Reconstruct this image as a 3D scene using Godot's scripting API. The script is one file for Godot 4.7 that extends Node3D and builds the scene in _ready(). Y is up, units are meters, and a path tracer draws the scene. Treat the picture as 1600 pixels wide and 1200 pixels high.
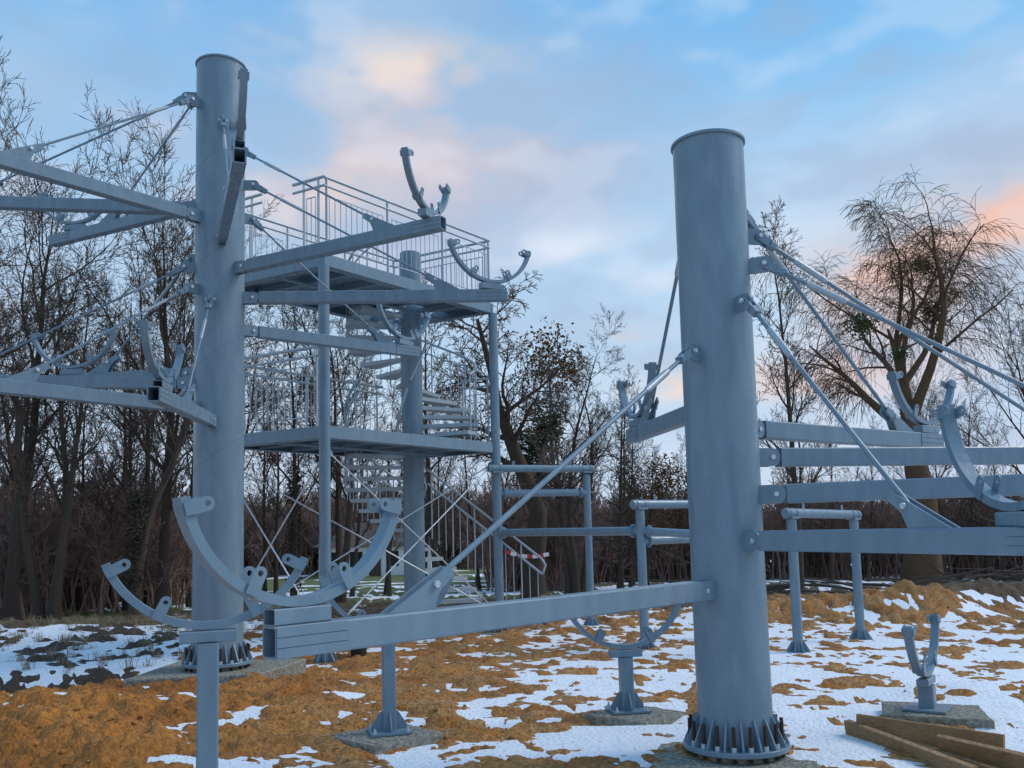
extends Node3D
# A helical water slide's steel supports, stair tower and pipe frames on a snowy sand building site, winter dusk.

class MB:
	var v := PackedVector3Array()
	var n := PackedVector3Array()
	var ix := PackedInt32Array()
	var c := PackedColorArray()
	func tri(a: Vector3, b: Vector3, d: Vector3, nm: Vector3) -> void:
		var k := v.size()
		v.append(a)
		if (b - a).cross(d - a).dot(nm) > 0.0:
			v.append(d); v.append(b)
		else:
			v.append(b); v.append(d)
		n.append(nm); n.append(nm); n.append(nm)
		ix.append(k); ix.append(k + 1); ix.append(k + 2)
	func quad(a: Vector3, b: Vector3, d: Vector3, e: Vector3, out: Vector3) -> void:
		var nm := (b - a).cross(e - a)
		if nm.length_squared() < 1e-14:
			nm = (d - b).cross(e - b)
		nm = nm.normalized()
		if nm.dot(out) < 0.0:
			nm = -nm
		tri(a, b, d, nm); tri(a, d, e, nm)
	func fan(p: PackedVector3Array, nm: Vector3) -> void:
		for i in range(1, p.size() - 1):
			tri(p[0], p[i], p[i + 1], nm)
	# extrude a convex outline lying in a plane by e
	func prism(p: PackedVector3Array, e: Vector3) -> void:
		var mid := Vector3.ZERO
		for q in p: mid += q
		mid /= p.size()
		var up := e.normalized()
		var q2 := PackedVector3Array()
		for q in p: q2.append(q + e)
		fan(p, -up); fan(q2, up)
		for i in p.size():
			var j := (i + 1) % p.size()
			quad(p[i], p[j], q2[j], q2[i], (p[i] + p[j]) * 0.5 - mid)
	func box(at: Vector3, size: Vector3, bs := Basis()) -> void:
		var h := size * 0.5
		var p := PackedVector3Array([at + bs * Vector3(-h.x, -h.y, -h.z), at + bs * Vector3(h.x, -h.y, -h.z), at + bs * Vector3(h.x, -h.y, h.z), at + bs * Vector3(-h.x, -h.y, h.z)])
		prism(p, bs * Vector3(0, size.y, 0))
	# rectangular hollow section from a to b, chamfered edges, open ends if hollow
	func beam(a: Vector3, b: Vector3, w: float, h: float, bev := 0.006, hollow := 0.0, upv := Vector3.UP) -> void:
		var t := (b - a).normalized()
		var s := t.cross(upv).normalized()
		var u := s.cross(t).normalized()
		var prof := [Vector2(w / 2 - bev, h / 2), Vector2(w / 2, h / 2 - bev), Vector2(w / 2, -h / 2 + bev), Vector2(w / 2 - bev, -h / 2), Vector2(-w / 2 + bev, -h / 2), Vector2(-w / 2, -h / 2 + bev), Vector2(-w / 2, h / 2 - bev), Vector2(-w / 2 + bev, h / 2)]
		var ca := PackedVector3Array(); var cb := PackedVector3Array(); var ci := PackedVector3Array(); var cj := PackedVector3Array()
		for q in prof:
			var o: Vector3 = s * q.x + u * q.y
			ca.append(a + o); cb.append(b + o)
			ci.append(b + o * 0.86); cj.append(b + o * 0.86 - t * hollow)
		for i in 8:
			var j := (i + 1) % 8
			quad(ca[i], ca[j], cb[j], cb[i], (ca[i] + ca[j]) * 0.5 - a)
			if hollow > 0.0:
				quad(cb[i], cb[j], ci[j], ci[i], t)
				quad(ci[i], ci[j], cj[j], cj[i], b - (ci[i] + ci[j]) * 0.5)
		fan(ca, -t)
		if hollow > 0.0: fan(cj, t)
		else: fan(cb, t)
	func tube(p: PackedVector3Array, r: PackedFloat32Array, k: int, caps := false) -> void:
		var base := v.size()
		var m := p.size()
		var u := Vector3.ZERO
		for i in m:
			var t := (p[mini(i + 1, m - 1)] - p[maxi(i - 1, 0)]).normalized()
			if i == 0:
				u = t.cross(Vector3(0.31, 0.17, 0.93) if absf(t.z) < 0.9 else Vector3(0.9, 0.3, 0.1)).normalized()
			else:
				u = (u - t * u.dot(t)).normalized()
			var w := t.cross(u)
			for j in k:
				var an := TAU * j / k
				var o := u * cos(an) + w * sin(an)
				v.append(p[i] + o * r[i]); n.append(o)
		for i in m - 1:
			for j in k:
				var a := base + i * k + j
				var b := base + i * k + (j + 1) % k
				ix.append(a); ix.append(a + k); ix.append(b)
				ix.append(b); ix.append(a + k); ix.append(b + k)
		if caps:
			var e0 := PackedVector3Array(); var e1 := PackedVector3Array()
			for j in k:
				e0.append(v[base + j]); e1.append(v[base + (m - 1) * k + j])
			fan(e0, (p[0] - p[1]).normalized()); fan(e1, (p[m - 1] - p[m - 2]).normalized())
	func rod(a: Vector3, b: Vector3, r: float, k := 10) -> void:
		tube(PackedVector3Array([a, b]), PackedFloat32Array([r, r]), k, true)
	# plate with a round end and a hole: hole centre ce, plane axes: d points from root to tip, s across; root length ln, half width hw, thickness th along w
	func lug(ce: Vector3, d: Vector3, s: Vector3, ln: float, hw: float, th: float, hole: float) -> void:
		var w := d.cross(s).normalized()
		var o := PackedVector3Array(); var hl := PackedVector3Array()
		var cnt := 24
		for i in cnt:
			var an := TAU * i / cnt
			var dx := cos(an); var sx := sin(an)
			var q: Vector2
			if dx >= 0.0: q = Vector2(dx, sx) * hw
			else:
				var k1: float = ln / -dx
				var k2: float = hw / maxf(absf(sx), 1e-5)
				q = Vector2(dx, sx) * minf(k1, k2)
			o.append(ce + d * q.x + s * q.y)
			hl.append(ce + (d * dx + s * sx) * hole)
		var e := w * th * 0.5
		for i in cnt:
			var j := (i + 1) % cnt
			quad(o[i] + e, o[j] + e, hl[j] + e, hl[i] + e, w)
			quad(o[i] - e, o[j] - e, hl[j] - e, hl[i] - e, -w)
			quad(o[i] + e, o[j] + e, o[j] - e, o[i] - e, (o[i] + o[j]) * 0.5 - ce)
			quad(hl[i] + e, hl[j] + e, hl[j] - e, hl[i] - e, ce - (hl[i] + hl[j]) * 0.5)
	# lathe about the vertical through o: profile of (radius, height)
	func lathe(o: Vector3, pf: Array, k := 48) -> void:
		for i in pf.size() - 1:
			var p: Vector2 = pf[i]; var q: Vector2 = pf[i + 1]
			var nn := Vector2(q.y - p.y, p.x - q.x).normalized()
			var base := v.size()
			for j in k + 1:
				var an := TAU * j / k
				var dr := Vector3(cos(an), 0, -sin(an))
				v.append(o + dr * p.x + Vector3(0, p.y, 0)); v.append(o + dr * q.x + Vector3(0, q.y, 0))
				var nm := dr * nn.x + Vector3(0, nn.y, 0)
				n.append(nm); n.append(nm)
			for j in k:
				var a := base + j * 2
				ix.append(a); ix.append(a + 1); ix.append(a + 2)
				ix.append(a + 2); ix.append(a + 1); ix.append(a + 3)
	func mesh(org := Vector3.ZERO) -> ArrayMesh:
		if org != Vector3.ZERO:
			for i in v.size(): v[i] -= org
		var a := []
		a.resize(Mesh.ARRAY_MAX)
		a[Mesh.ARRAY_VERTEX] = v; a[Mesh.ARRAY_NORMAL] = n; a[Mesh.ARRAY_INDEX] = ix
		if c.size() == v.size() and c.size() > 0: a[Mesh.ARRAY_COLOR] = c
		var m := ArrayMesh.new()
		m.add_surface_from_arrays(Mesh.PRIMITIVE_TRIANGLES, a)
		return m

var M := {}
var taken := {}
var rng := RandomNumberGenerator.new()
var org := Vector3.ZERO

func numbered(called: String) -> String:
	if not taken.has(called):
		taken[called] = 0
		return called
	taken[called] += 1
	return "%s_%03d" % [called, taken[called]]

func tag(o: Node, label: String, category: String, group := "") -> void:
	o.set_meta("label", label); o.set_meta("category", category)
	if group: o.set_meta("group", group)

func thing(called: String, label: String, category: String, at: Vector3, group := "") -> Node3D:
	var o := Node3D.new()
	o.name = numbered(called)
	add_child(o)
	o.position = at
	org = at
	tag(o, label, category, group)
	return o

func part(mb: MB, called: String, mat: Material, parent: Node) -> MeshInstance3D:
	var o := MeshInstance3D.new()
	o.name = called
	o.mesh = mb.mesh(org)
	o.material_override = mat
	parent.add_child(o, true)
	return o

func solo(mb: MB, called: String, mat: Material, at: Vector3) -> MeshInstance3D:
	org = at
	var o := MeshInstance3D.new()
	o.name = numbered(called)
	o.mesh = mb.mesh(at)
	o.material_override = mat
	add_child(o)
	o.position = at
	return o

func polar(az: float) -> Vector3:
	return Vector3(cos(deg_to_rad(az)), 0, -sin(deg_to_rad(az)))

func lin(r: float, g: float, b: float) -> Color:
	return Color(r, g, b).linear_to_srgb()

func noise(sd: int, freq: float, oct := 4) -> FastNoiseLite:
	var f := FastNoiseLite.new()
	f.seed = sd; f.frequency = freq; f.fractal_octaves = oct
	f.noise_type = FastNoiseLite.TYPE_SIMPLEX_SMOOTH
	return f

func ramp_tex(f: FastNoiseLite, cols: Array, offs: Array, size := 512) -> NoiseTexture2D:
	var g := Gradient.new()
	g.colors = PackedColorArray(cols); g.offsets = PackedFloat32Array(offs)
	var t := NoiseTexture2D.new()
	t.width = size; t.height = size; t.seamless = true; t.noise = f; t.color_ramp = g
	return t

func plain_noise(f: FastNoiseLite, size := 512, bump := 0.0) -> NoiseTexture2D:
	var t := NoiseTexture2D.new()
	t.width = size; t.height = size; t.seamless = true; t.noise = f
	if bump > 0.0:
		t.as_normal_map = true; t.bump_strength = bump
	return t

func mat(called: String, a: Color, b: Color, freq: float, scale: float, rough: float, metal := 0.0, bump := 0.0, bscale := 0.0) -> StandardMaterial3D:
	var m := StandardMaterial3D.new()
	m.resource_name = called
	m.albedo_texture = ramp_tex(noise(hash(called) % 1000, freq, 5), [a, b], [0.25, 0.75])
	m.uv1_triplanar = true; m.uv1_world_triplanar = true
	m.uv1_scale = Vector3.ONE * scale
	m.roughness = rough; m.metallic = metal
	if bump > 0.0:
		m.heightmap_enabled = true
		m.heightmap_texture = plain_noise(noise(hash(called) % 777, freq * 2.0, 5))
		m.heightmap_scale = bump
	M[called] = m
	return m

# ---------------------------------------------------------------- ground
var nA := FastNoiseLite.new(); var nB := FastNoiseLite.new(); var nC := FastNoiseLite.new(); var nD := FastNoiseLite.new()
const HEAPS := [[-3.3, -8.5, 0.16, 1.5, 1.2], [-3.4, -6.5, 0.26, 1.2, 0.45], [-4.3, -7.6, 0.2, 0.9, 0.4], [-2.5, -5.9, 0.14, 0.8, 0.3], [-2.1, -8.3, 0.1, 0.5, 0.3], [-1.9, -7.5, 0.09, 0.8, 0.4], [-5.2, -10.6, -0.42, 1.6, 0.42], [-6.6, -10.0, -0.25, 1.2, 0.5],
	[4.6, -15.6, 0.34, 1.5, 0.7], [6.6, -15.0, 0.46, 1.1, 0.8], [8.2, -15.8, 0.4, 1.3, 0.8], [10.6, -16.0, 0.42, 1.8, 0.8], [0.9, -17.2, 0.3, 1.3, 0.5], [3.9, -7.6, 0.12, 0.7, 0.5],
	[-1.4, -16.6, 0.18, 1.6, 0.5], [-4.4, -13.2, 0.15, 1.0, 0.5], [-9.0, -15.0, 0.22, 3.0, 1.5], [2.3, -18.4, 0.2, 1.6, 0.6], [14.0, -19.0, 0.35, 4.0, 1.0]]

func base_h(x: float, z: float) -> float:
	var d := sqrt(x * x + z * z)
	var h := 0.0
	h += 0.09 * (1.0 - smoothstep(8.6, 11.5, d))
	if d > 18.0: h -= minf((d - 18.0) * 0.036, 1.7)
	if d > 3.0 and d < 30.0:
		for q in HEAPS:
			var ax: float = (x - q[0]) / q[3]; var az: float = (z - q[1]) / q[4]
			var e := ax * ax + az * az
			if e < 7.0: h += q[2] * exp(-e)
	if d < 13.0 and x > -2.2:   # wheel ruts across the trodden flat
		for q in [-6.9, -7.6, -8.7, -9.5, -10.6]:
			var e: float = (z - q - 0.06 * x - 0.14 * sin(x * 0.7 + q * 3.0)) / 0.11
			if absf(e) < 3.0: h += (-0.032 * exp(-e * e) + 0.02 * exp(-pow(absf(e) - 1.5, 2.0) * 3.0)) * smoothstep(-2.2, -0.8, x)
	if d > 60.0: h += nC.get_noise_2d(x * 0.1, z * 0.1) * minf((d - 60.0) * 0.02, 3.0)
	return h

func sand_rough(x: float, z: float) -> float:
	var d := sqrt(x * x + z * z)
	var k := 1.0 + 1.2 * smoothstep(10.0, 16.0, d) * (1.0 - smoothstep(24.0, 40.0, d))
	k += 0.85 * smoothstep(-1.2, -2.6, x) * (1.0 - smoothstep(10.0, 13.0, d))
	return (nA.get_noise_2d(x, z) * 0.058 + nB.get_noise_2d(x, z) * 0.042) * k

func ground_h(x: float, z: float) -> float:
	return base_h(x, z) + sand_rough(x, z)

# how much snow has settled: more on the trodden flat to the right, hardly any on the fresh sand to the left
func snow_cover(x: float, z: float) -> float:
	var d := sqrt(x * x + z * z)
	var w := nC.get_noise_2d(x * 2.0, z * 2.0)
	var s := 0.40 + 0.37 * smoothstep(-1.2, 1.3, x + (z + 7.0) * 0.12 + w * 1.5)
	s = lerpf(s, 0.78 + w * 0.5, smoothstep(-6.9, -6.0, z + absf(x) * 0.12) * smoothstep(-2.0, -1.2, x))
	s = lerpf(s, 0.30, exp(-pow((x + 1.7) / 1.3, 2.0) - pow((z + 9.0) / 1.9, 2.0)) * 0.8)
	s -= 0.14 * exp(-pow((x + 3.4) / 2.0, 2.0) - pow((z + 7.6) / 1.6, 2.0))
	s = lerpf(s, 0.9, smoothstep(-3.6, -4.8, x) * smoothstep(-10.7, -11.5, z))
	s = lerpf(s, 0.14, exp(-pow((x + 5.4) / 1.8, 2.0) - pow((z + 10.5) / 0.55, 2.0)))
	for q in HEAPS:
		if q[2] > 0.25: s -= 0.6 * exp(-pow((x - q[0]) / (q[3] * 1.2), 2.0) - pow((z - q[1]) / (q[4] * 1.3), 2.0))
	s = lerpf(s, 0.5 + nC.get_noise_2d(x * 0.6, z * 0.6) * 0.5, smoothstep(17.0, 22.0, d))
	return clampf(s, 0.0, 1.0)

func ground_colour(x: float, z: float) -> Color:
	var d := sqrt(x * x + z * z)
	var a := nC.get_noise_2d(x * 3.0, z * 3.0) * 0.5 + 0.5
	var f := nD.get_noise_2d(x, z) * 0.5 + 0.5
	var wet := Color(0.33, 0.112, 0.017); var sand := Color(0.58, 0.235, 0.045); var pale := Color(0.52, 0.34, 0.16)
	var c := wet.lerp(sand, clampf(a * 1.5 - 0.2, 0, 1)).lerp(pale, clampf(f * 1.3 - 0.3, 0, 1) * smoothstep(-3.2, -0.5, x) * 0.85)
	var soil := Color(0.06, 0.043, 0.033).lerp(Color(0.15, 0.1, 0.066), f)
	var left := smoothstep(-4.0, -4.9, x + nC.get_noise_2d(x * 2.0, z * 4.0) * 0.8) * smoothstep(-9.4, -10.2, z + nC.get_noise_2d(x * 3.0 + 9.0, z) * 0.6)
	c = c.lerp(soil, left)
	var litter := Color(0.11, 0.062, 0.036).lerp(Color(0.17, 0.12, 0.075), f)
	c = c.lerp(litter, smoothstep(17.0, 18.5, d + a * 2.0))
	var grass := Color(0.10, 0.13, 0.035).lerp(Color(0.2, 0.2, 0.07), f)
	c = c.lerp(grass, smoothstep(23.0, 26.0, d + a * 3.0) * smoothstep(5.0, 0.0, x - 1.0))
	c = c.lerp(Color(0.13, 0.11, 0.075), smoothstep(24.0, 30.0, d) * smoothstep(0.0, 5.0, x))
	return c

func build_ground() -> void:
	nA = noise(11, 1.1, 4); nB = noise(23, 4.6, 4); nC = noise(37, 0.22, 4); nD = noise(53, 2.2, 4)
	var angs := PackedFloat32Array()
	var a := -52.0
	while a < 52.0:
		angs.append(a); a += 0.19
	while a < 308.0:
		angs.append(a); a += 4.0
	angs.append(308.0)
	var rads := PackedFloat32Array([0.0])
	var r := 1.2
	while r < 26.0:
		rads.append(r); r *= 1.0072
	while r < 900.0:
		rads.append(r); r *= 1.05
	var g := MB.new(); var sn := MB.new()
	var na := angs.size()
	var sand_y := PackedFloat32Array(); var snow_y := PackedFloat32Array()
	for i in rads.size():
		var fine := rads[i] < 45.0
		for j in na:
			var an := deg_to_rad(angs[j])
			var x := sin(an) * rads[i]; var z := -cos(an) * rads[i]
			var b := base_h(x, z)
			var y := b + (sand_rough(x, z) if fine else 0.0)
			g.v.append(Vector3(x, y, z)); g.c.append(ground_colour(x, z))
			sand_y.append(y)
			var cov := snow_cover(x, z)
			var sy := b + lerpf(-0.042, 0.026, cov) + (nA.get_noise_2d(x * 0.55 + 40.0, z * 0.55) * 0.016 + nB.get_noise_2d(x * 0.6 + 5.0, z * 0.6) * 0.007 if fine else 0.0)
			snow_y.append(sy)
	for i in rads.size() - 1:
		for j in na - 1:
			var p := i * na + j
			var k := [p, p + na, p + 1, p + 1, p + na, p + na + 1]
			for q in k: g.ix.append(q)
			var hi := maxf(maxf(snow_y[p] - sand_y[p], snow_y[p + 1] - sand_y[p + 1]), maxf(snow_y[p + na] - sand_y[p + na], snow_y[p + na + 1] - sand_y[p + na + 1]))
			if hi > 0.0 and rads[i] > 1.0:
				for q in k: sn.ix.append(q)
	for i in g.v.size(): sn.v.append(Vector3(g.v[i].x, snow_y[i], g.v[i].z))
	for mb in [g, sn]:
		var nn := PackedVector3Array()
		nn.resize(mb.v.size())
		for i in rads.size():
			for j in na:
				var p := i * na + j
				var l := mb.v[maxi(j - 1, 0) + i * na] as Vector3; var rr := mb.v[mini(j + 1, na - 1) + i * na] as Vector3
				var u := mb.v[maxi(i - 1, 0) * na + j] as Vector3; var w := mb.v[mini(i + 1, rads.size() - 1) * na + j] as Vector3
				var nm := (rr - l).cross(w - u)
				nn[p] = nm.normalized() * (1.0 if nm.y > 0 else -1.0) if nm.length_squared() > 1e-12 else Vector3.UP
		mb.n = nn
	var m1 := StandardMaterial3D.new()
	m1.vertex_color_use_as_albedo = true
	m1.roughness = 0.95
	m1.albedo_texture = ramp_tex(noise(5, 0.03, 5), [Color(0.68, 0.66, 0.64), Color(1, 1, 1)], [0.2, 0.7])
	m1.uv1_triplanar = true; m1.uv1_world_triplanar = true; m1.uv1_scale = Vector3.ONE * 1.3
	m1.heightmap_enabled = true; m1.heightmap_texture = plain_noise(noise(6, 0.05, 5)); m1.heightmap_scale = 1.6
	var o := MeshInstance3D.new()
	o.name = "ground"; o.mesh = g.mesh(); o.material_override = m1; add_child(o); o.set_meta("kind", "structure")
	var m2 := mat("snow", lin(0.74, 0.77, 0.82), lin(0.86, 0.87, 0.89), 0.02, 1.0, 0.8, 0.0, 0.9)
	# sand grains and dirt trodden into the snow
	m2.albedo_texture = ramp_tex(noise(91, 0.035, 5), [lin(0.42, 0.29, 0.16), lin(0.7, 0.68, 0.66), lin(0.79, 0.825, 0.88), lin(0.86, 0.885, 0.92)], [0.17, 0.25, 0.36, 0.8], 1024)
	m2.uv1_scale = Vector3.ONE * 0.9
	sn.c = PackedColorArray()
	o = MeshInstance3D.new()
	o.name = "snow"; o.mesh = sn.mesh(); o.material_override = m2; add_child(o); o.set_meta("kind", "structure")

# ---------------------------------------------------------------- sky
func sky_panorama() -> ImageTexture:
	var W := 1792; var H := 896
	var im := Image.create(W, H, false, Image.FORMAT_RGB8)
	im.fill(Color(0.68, 0.70, 0.74))
	var n1 := noise(7, 2.2, 5); var n2 := noise(19, 5.0, 5); var n3 := noise(29, 0.9, 3)
	var lav := Color(0.675, 0.745, 0.845); var white := Color(0.87, 0.915, 0.965); var pink := Color(0.85, 0.80, 0.82); var peach := Color(0.98, 0.77, 0.68); var cream := Color(0.96, 0.86, 0.79)
	# cloud masses: azimuth, elevation, half width, half height, strength, colour
	var masses := [[-9.0, 25.0, 15.0, 7.5, 0.85, lav], [-5.0, 18.5, 15.0, 4.5, 0.9, lav], [3.0, 24.5, 8.0, 5.0, 0.85, lav], [-21.0, 22.0, 9.0, 7.0, 0.45, lav], [4.0, 18.0, 4.5, 2.0, 0.8, white], [8.0, 15.5, 4.0, 2.4, 0.85, white], [3.5, 13.5, 6.0, 1.8, 0.8, lav], [-5.5, 23.6, 8.0, 2.6, 0.75, pink], [-11.0, 22.0, 5.5, 3.0, 0.75, pink.lerp(cream, 0.4)], [-5.8, 29.2, 4.8, 1.7, 0.75, cream], [-1.5, 27.0, 6.0, 1.8, 0.7, pink],
		[6.0, 12.0, 4.0, 0.9, 0.75, pink], [10.0, 9.2, 4.5, 0.9, 0.9, cream], [31.0, 16.8, 4.5, 2.0, 1.15, peach], [25.5, 15.6, 5.0, 2.0, 0.75, peach], [29.0, 12.6, 7.0, 1.9, 0.8, pink.lerp(peach, 0.35)], [20.0, 9.5, 8.0, 1.6, 0.75, pink.lerp(peach, 0.4)], [17.0, 19.0, 5.0, 3.0, 0.4, white], [-24.0, 12.0, 9.0, 3.0, 0.5, lav], [-38.0, 16.0, 14.0, 6.0, 0.6, lav], [46.0, 15.0, 9.0, 3.0, 0.9, pink.lerp(peach, 0.5)], [60.0, 24.0, 14.0, 5.0, 0.6, lav]]
	for y in int(H * 0.53):
		var th := PI * (y + 0.5) / H
		var el := 90.0 - rad_to_deg(th)
		var t := clampf(el / 34.0, 0.0, 1.0)
		var c0 := Color(0.80, 0.86, 0.93).lerp(Color(0.72, 0.86, 0.96), smoothstep(0.0, 0.5, t)).lerp(Color(0.47, 0.72, 0.92), smoothstep(0.45, 1.0, t))
		if el > 34.0: c0 = c0.lerp(Color(0.38, 0.6, 0.84), clampf((el - 34.0) / 40.0, 0.0, 1.0))
		for x in W:
			var az := wrapf((float(x) + 0.5) / W * 360.0, -180.0, 180.0)   # column 0 looks along -z
			var d := Vector3(sin(deg_to_rad(az)) * sin(th), cos(th), -cos(deg_to_rad(az)) * sin(th))
			var q := Vector3(d.x, d.y * 2.2, d.z)
			var f1 := n1.get_noise_3dv(q); var f2 := n2.get_noise_3dv(q); var f3 := n3.get_noise_3dv(q)
			var c := c0.lerp(white, clampf((f1 + f3) * 0.9 + 0.02, 0.0, 0.6) * (1.0 - 0.5 * t))
			c = c.lerp(lav, clampf(f1 * 0.9 + f3 * 1.1 - 0.1, 0.0, 0.65))
			var wx := f1 * 4.0 + f2 * 3.0; var wy := f2 * 2.0 + f1 * 1.2
			for m in masses:
				var de: float = (el - m[1] + wy) / m[3]
				if de * de > 6.0: continue
				var da: float = wrapf(az - m[0] + wx, -180.0, 180.0) / m[2]
				var e := da * da + de * de
				if e < 6.0:
					c = c.lerp(m[5], clampf(m[4] * (exp(-e) - 0.0025) * clampf(0.85 + f2 * 2.0 + f1 * 0.8, 0.3, 1.4), 0.0, 0.95))
			c = c.lerp(white, clampf(f2 * 1.3 - 0.08, 0.0, 0.3)).lerp(lav.darkened(0.06), clampf(-f2 * 1.1 - 0.1, 0.0, 0.3))
			im.set_pixel(x, y, Color(c.r * 0.945, c.g * 0.95, c.b * 0.965))
	return ImageTexture.create_from_image(im)

# ---------------------------------------------------------------- steel details
func bolt(parent: Node, at: Vector3, ax: Vector3, r := 0.016, ln := 0.03) -> void:
	var m := MB.new()
	m.rod(at - ax * ln, at + ax * ln, r * 0.55, 8)
	m.rod(at + ax * (ln - 0.012), at + ax * ln * 1.15, r, 6)
	m.rod(at - ax * ln * 1.15, at - ax * (ln - 0.012), r, 6)
	part(m, "bolt", M.zinc, parent)

func cradle(parent: Node, bot: Vector3, az: float, r: float, half: float, wid := 0.064, thick := 0.036) -> void:
	var d := polar(az); var s := d.cross(Vector3.UP).normalized()
	var ce := bot + Vector3(0, r, 0)
	var m := MB.new()
	var cnt := 30
	var rings := []
	for i in cnt + 1:
		var an := deg_to_rad(lerpf(-half, half, float(i) / cnt))
		var ra := d * sin(an) - Vector3.UP * cos(an)
		var ring := PackedVector3Array()
		for q in [Vector2(r, 1), Vector2(r + thick, 1), Vector2(r + thick, -1), Vector2(r, -1)]:
			ring.append(ce + ra * q.x + s * q.y * wid * 0.5)
		rings.append(ring)
	for i in cnt:
		var an2 := deg_to_rad(lerpf(-half, half, (i + 0.5) / cnt))
		var ra2 := d * sin(an2) - Vector3.UP * cos(an2)
		for j in 4:
			var k := (j + 1) % 4
			m.quad(rings[i][j], rings[i][k], rings[i + 1][k], rings[i + 1][j], [s, ra2, -s, -ra2][j])
	m.fan(rings[0], -(rings[1][0] - rings[0][0]).normalized()); m.fan(rings[cnt], (rings[cnt][0] - rings[cnt - 1][0]).normalized())
	var arc := part(m, "cradle", M.steel, parent)
	if not (parent is MeshInstance3D):   # lugs are sub-parts of a part at most
		pass
	for an in [-half + 5.0, -27.0, 27.0, half - 5.0]:
		var rr := deg_to_rad(an)
		var ra := d * sin(rr) - Vector3.UP * cos(rr)
		var tg := d * cos(rr) + Vector3.UP * sin(rr)
		for q in [-1.0, 1.0]:
			var l := MB.new()
			l.lug(ce + ra * (r - 0.055) + s * q * (wid * 0.5 + 0.0065), -ra, tg, 0.09, 0.027, 0.01, 0.012)
			part(l, "lug", M.steel, parent if parent is MeshInstance3D else arc)

func tie(parent: Node, p1: Vector3, p2: Vector3, rr := 0.012) -> void:
	var t := (p2 - p1).normalized()
	var m := MB.new()
	m.rod(p1 + t * 0.09, p2, rr, 10)
	var o := part(m, "tie_rod", M.steel, parent)
	var s := t.cross(Vector3.UP).normalized(); var u := s.cross(t)
	m = MB.new()
	for q in [-1.0, 1.0]:
		m.lug(p1 + s * q * 0.022, -t, u, 0.1, 0.028, 0.012, 0.009)
	m.beam(p1 + t * 0.085, p1 + t * 0.15, 0.056, 0.05, 0.008)
	part(m, "fork", M.steel, o)
	m = MB.new()
	var a := p1 + t * 0.33; var b := p1 + t * 0.58
	m.tube(PackedVector3Array([a - t * 0.02, a, b, b + t * 0.02]), PackedFloat32Array([rr * 1.05, rr * 1.55, rr * 1.55, rr * 1.05]), 10, true)
	part(m, "turnbuckle", M.galvanised, o)

# one radial arm of a column: col = axis at ground, y = height of the beam's axis
func arm(t: Node3D, col: Vector3, rad: float, y: float, az: float, ln: float, lift: float, gs: float, cs: float, caz: float, cr := 0.48, half := 79.0) -> void:
	var d := polar(az); var s := d.cross(Vector3.UP).normalized()
	var c := Vector3(col.x, y, col.z)
	var m := MB.new()
	m.beam(c + d * (rad + 0.17), c + d * ln, 0.1, 0.127, 0.008, 1.2)
	var a := part(m, "arm", M.steel, t)
	for q in [-1.0, 1.0]:
		m = MB.new()
		m.lug(c + d * (rad + 0.105) + s * q * 0.034, d, Vector3.UP, 0.14, 0.062, 0.014, 0.012)
		part(m, "bracket", M.steel, a)
		# reinforcing plates near the free end, in three strips with open seams
		for k in [-1, 0, 1]:
			m = MB.new()
			m.box(c + d * (ln - 0.17) + s * q * 0.0525 + Vector3(0, k * 0.0405, 0), Vector3(0.335, 0.037, 0.005), Basis(d, Vector3.UP, -s))
			part(m, "reinforcing_plate", M.steel, a)
	m = MB.new()
	m.box(c + d * (rad + 0.12), Vector3(0.15, 0.11, 0.045), Basis(d, Vector3.UP, -s))
	part(m, "end_tab", M.steel, a)
	bolt(a, c + d * (rad + 0.105), s, 0.018, 0.05)
	# gusset for the tie rod
	var g := c + d * gs + Vector3(0, 0.0635, 0)
	for q in [-1.0, 1.0]:
		m = MB.new()
		m.prism(PackedVector3Array([g + s * q * 0.022 + d * 0.17, g + s * q * 0.022 - d * 0.09, g + s * q * 0.022 - d * 0.13 + Vector3(0, 0.085, 0), g + s * q * 0.022 - d * 0.22 + Vector3(0, 0.15, 0), g + s * q * 0.022 - d * 0.19 + Vector3(0, 0.195, 0)]), s * q * 0.012)
		part(m, "gusset", M.steel, a)
	bolt(a, g - d * 0.1 + Vector3(0, 0.115, 0), s, 0.018, 0.045)
	var p2 := g - d * 0.1 + Vector3(0, 0.115, 0)
	var p1 := c + d * (rad + 0.105) + Vector3(0, lift, 0)
	tie(t, p1, p2, 0.0145 if lift > 1.4 else 0.011)
	m = MB.new()
	m.lug(p1, d, Vector3.UP, 0.14, 0.055, 0.02, 0.01)
	part(m, "tie_bracket", M.steel, t)
	bolt(t, p1, s, 0.016, 0.045)
	if cs > 0.0:
		m = MB.new()
		var sb := c + d * cs + Vector3(0, 0.0635 + 0.034, 0)
		var e := polar(caz)
		m.beam(sb - e * 0.13, sb + e * 0.13, 0.085, 0.066, 0.006, 0.24)
		part(m, "saddle", M.steel, a)
		cradle(a, sb + Vector3(0, 0.034 + 0.04, 0), caz, cr, half, 0.07 if y < 1.6 else 0.06, 0.039 if y < 1.6 else 0.034)

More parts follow.
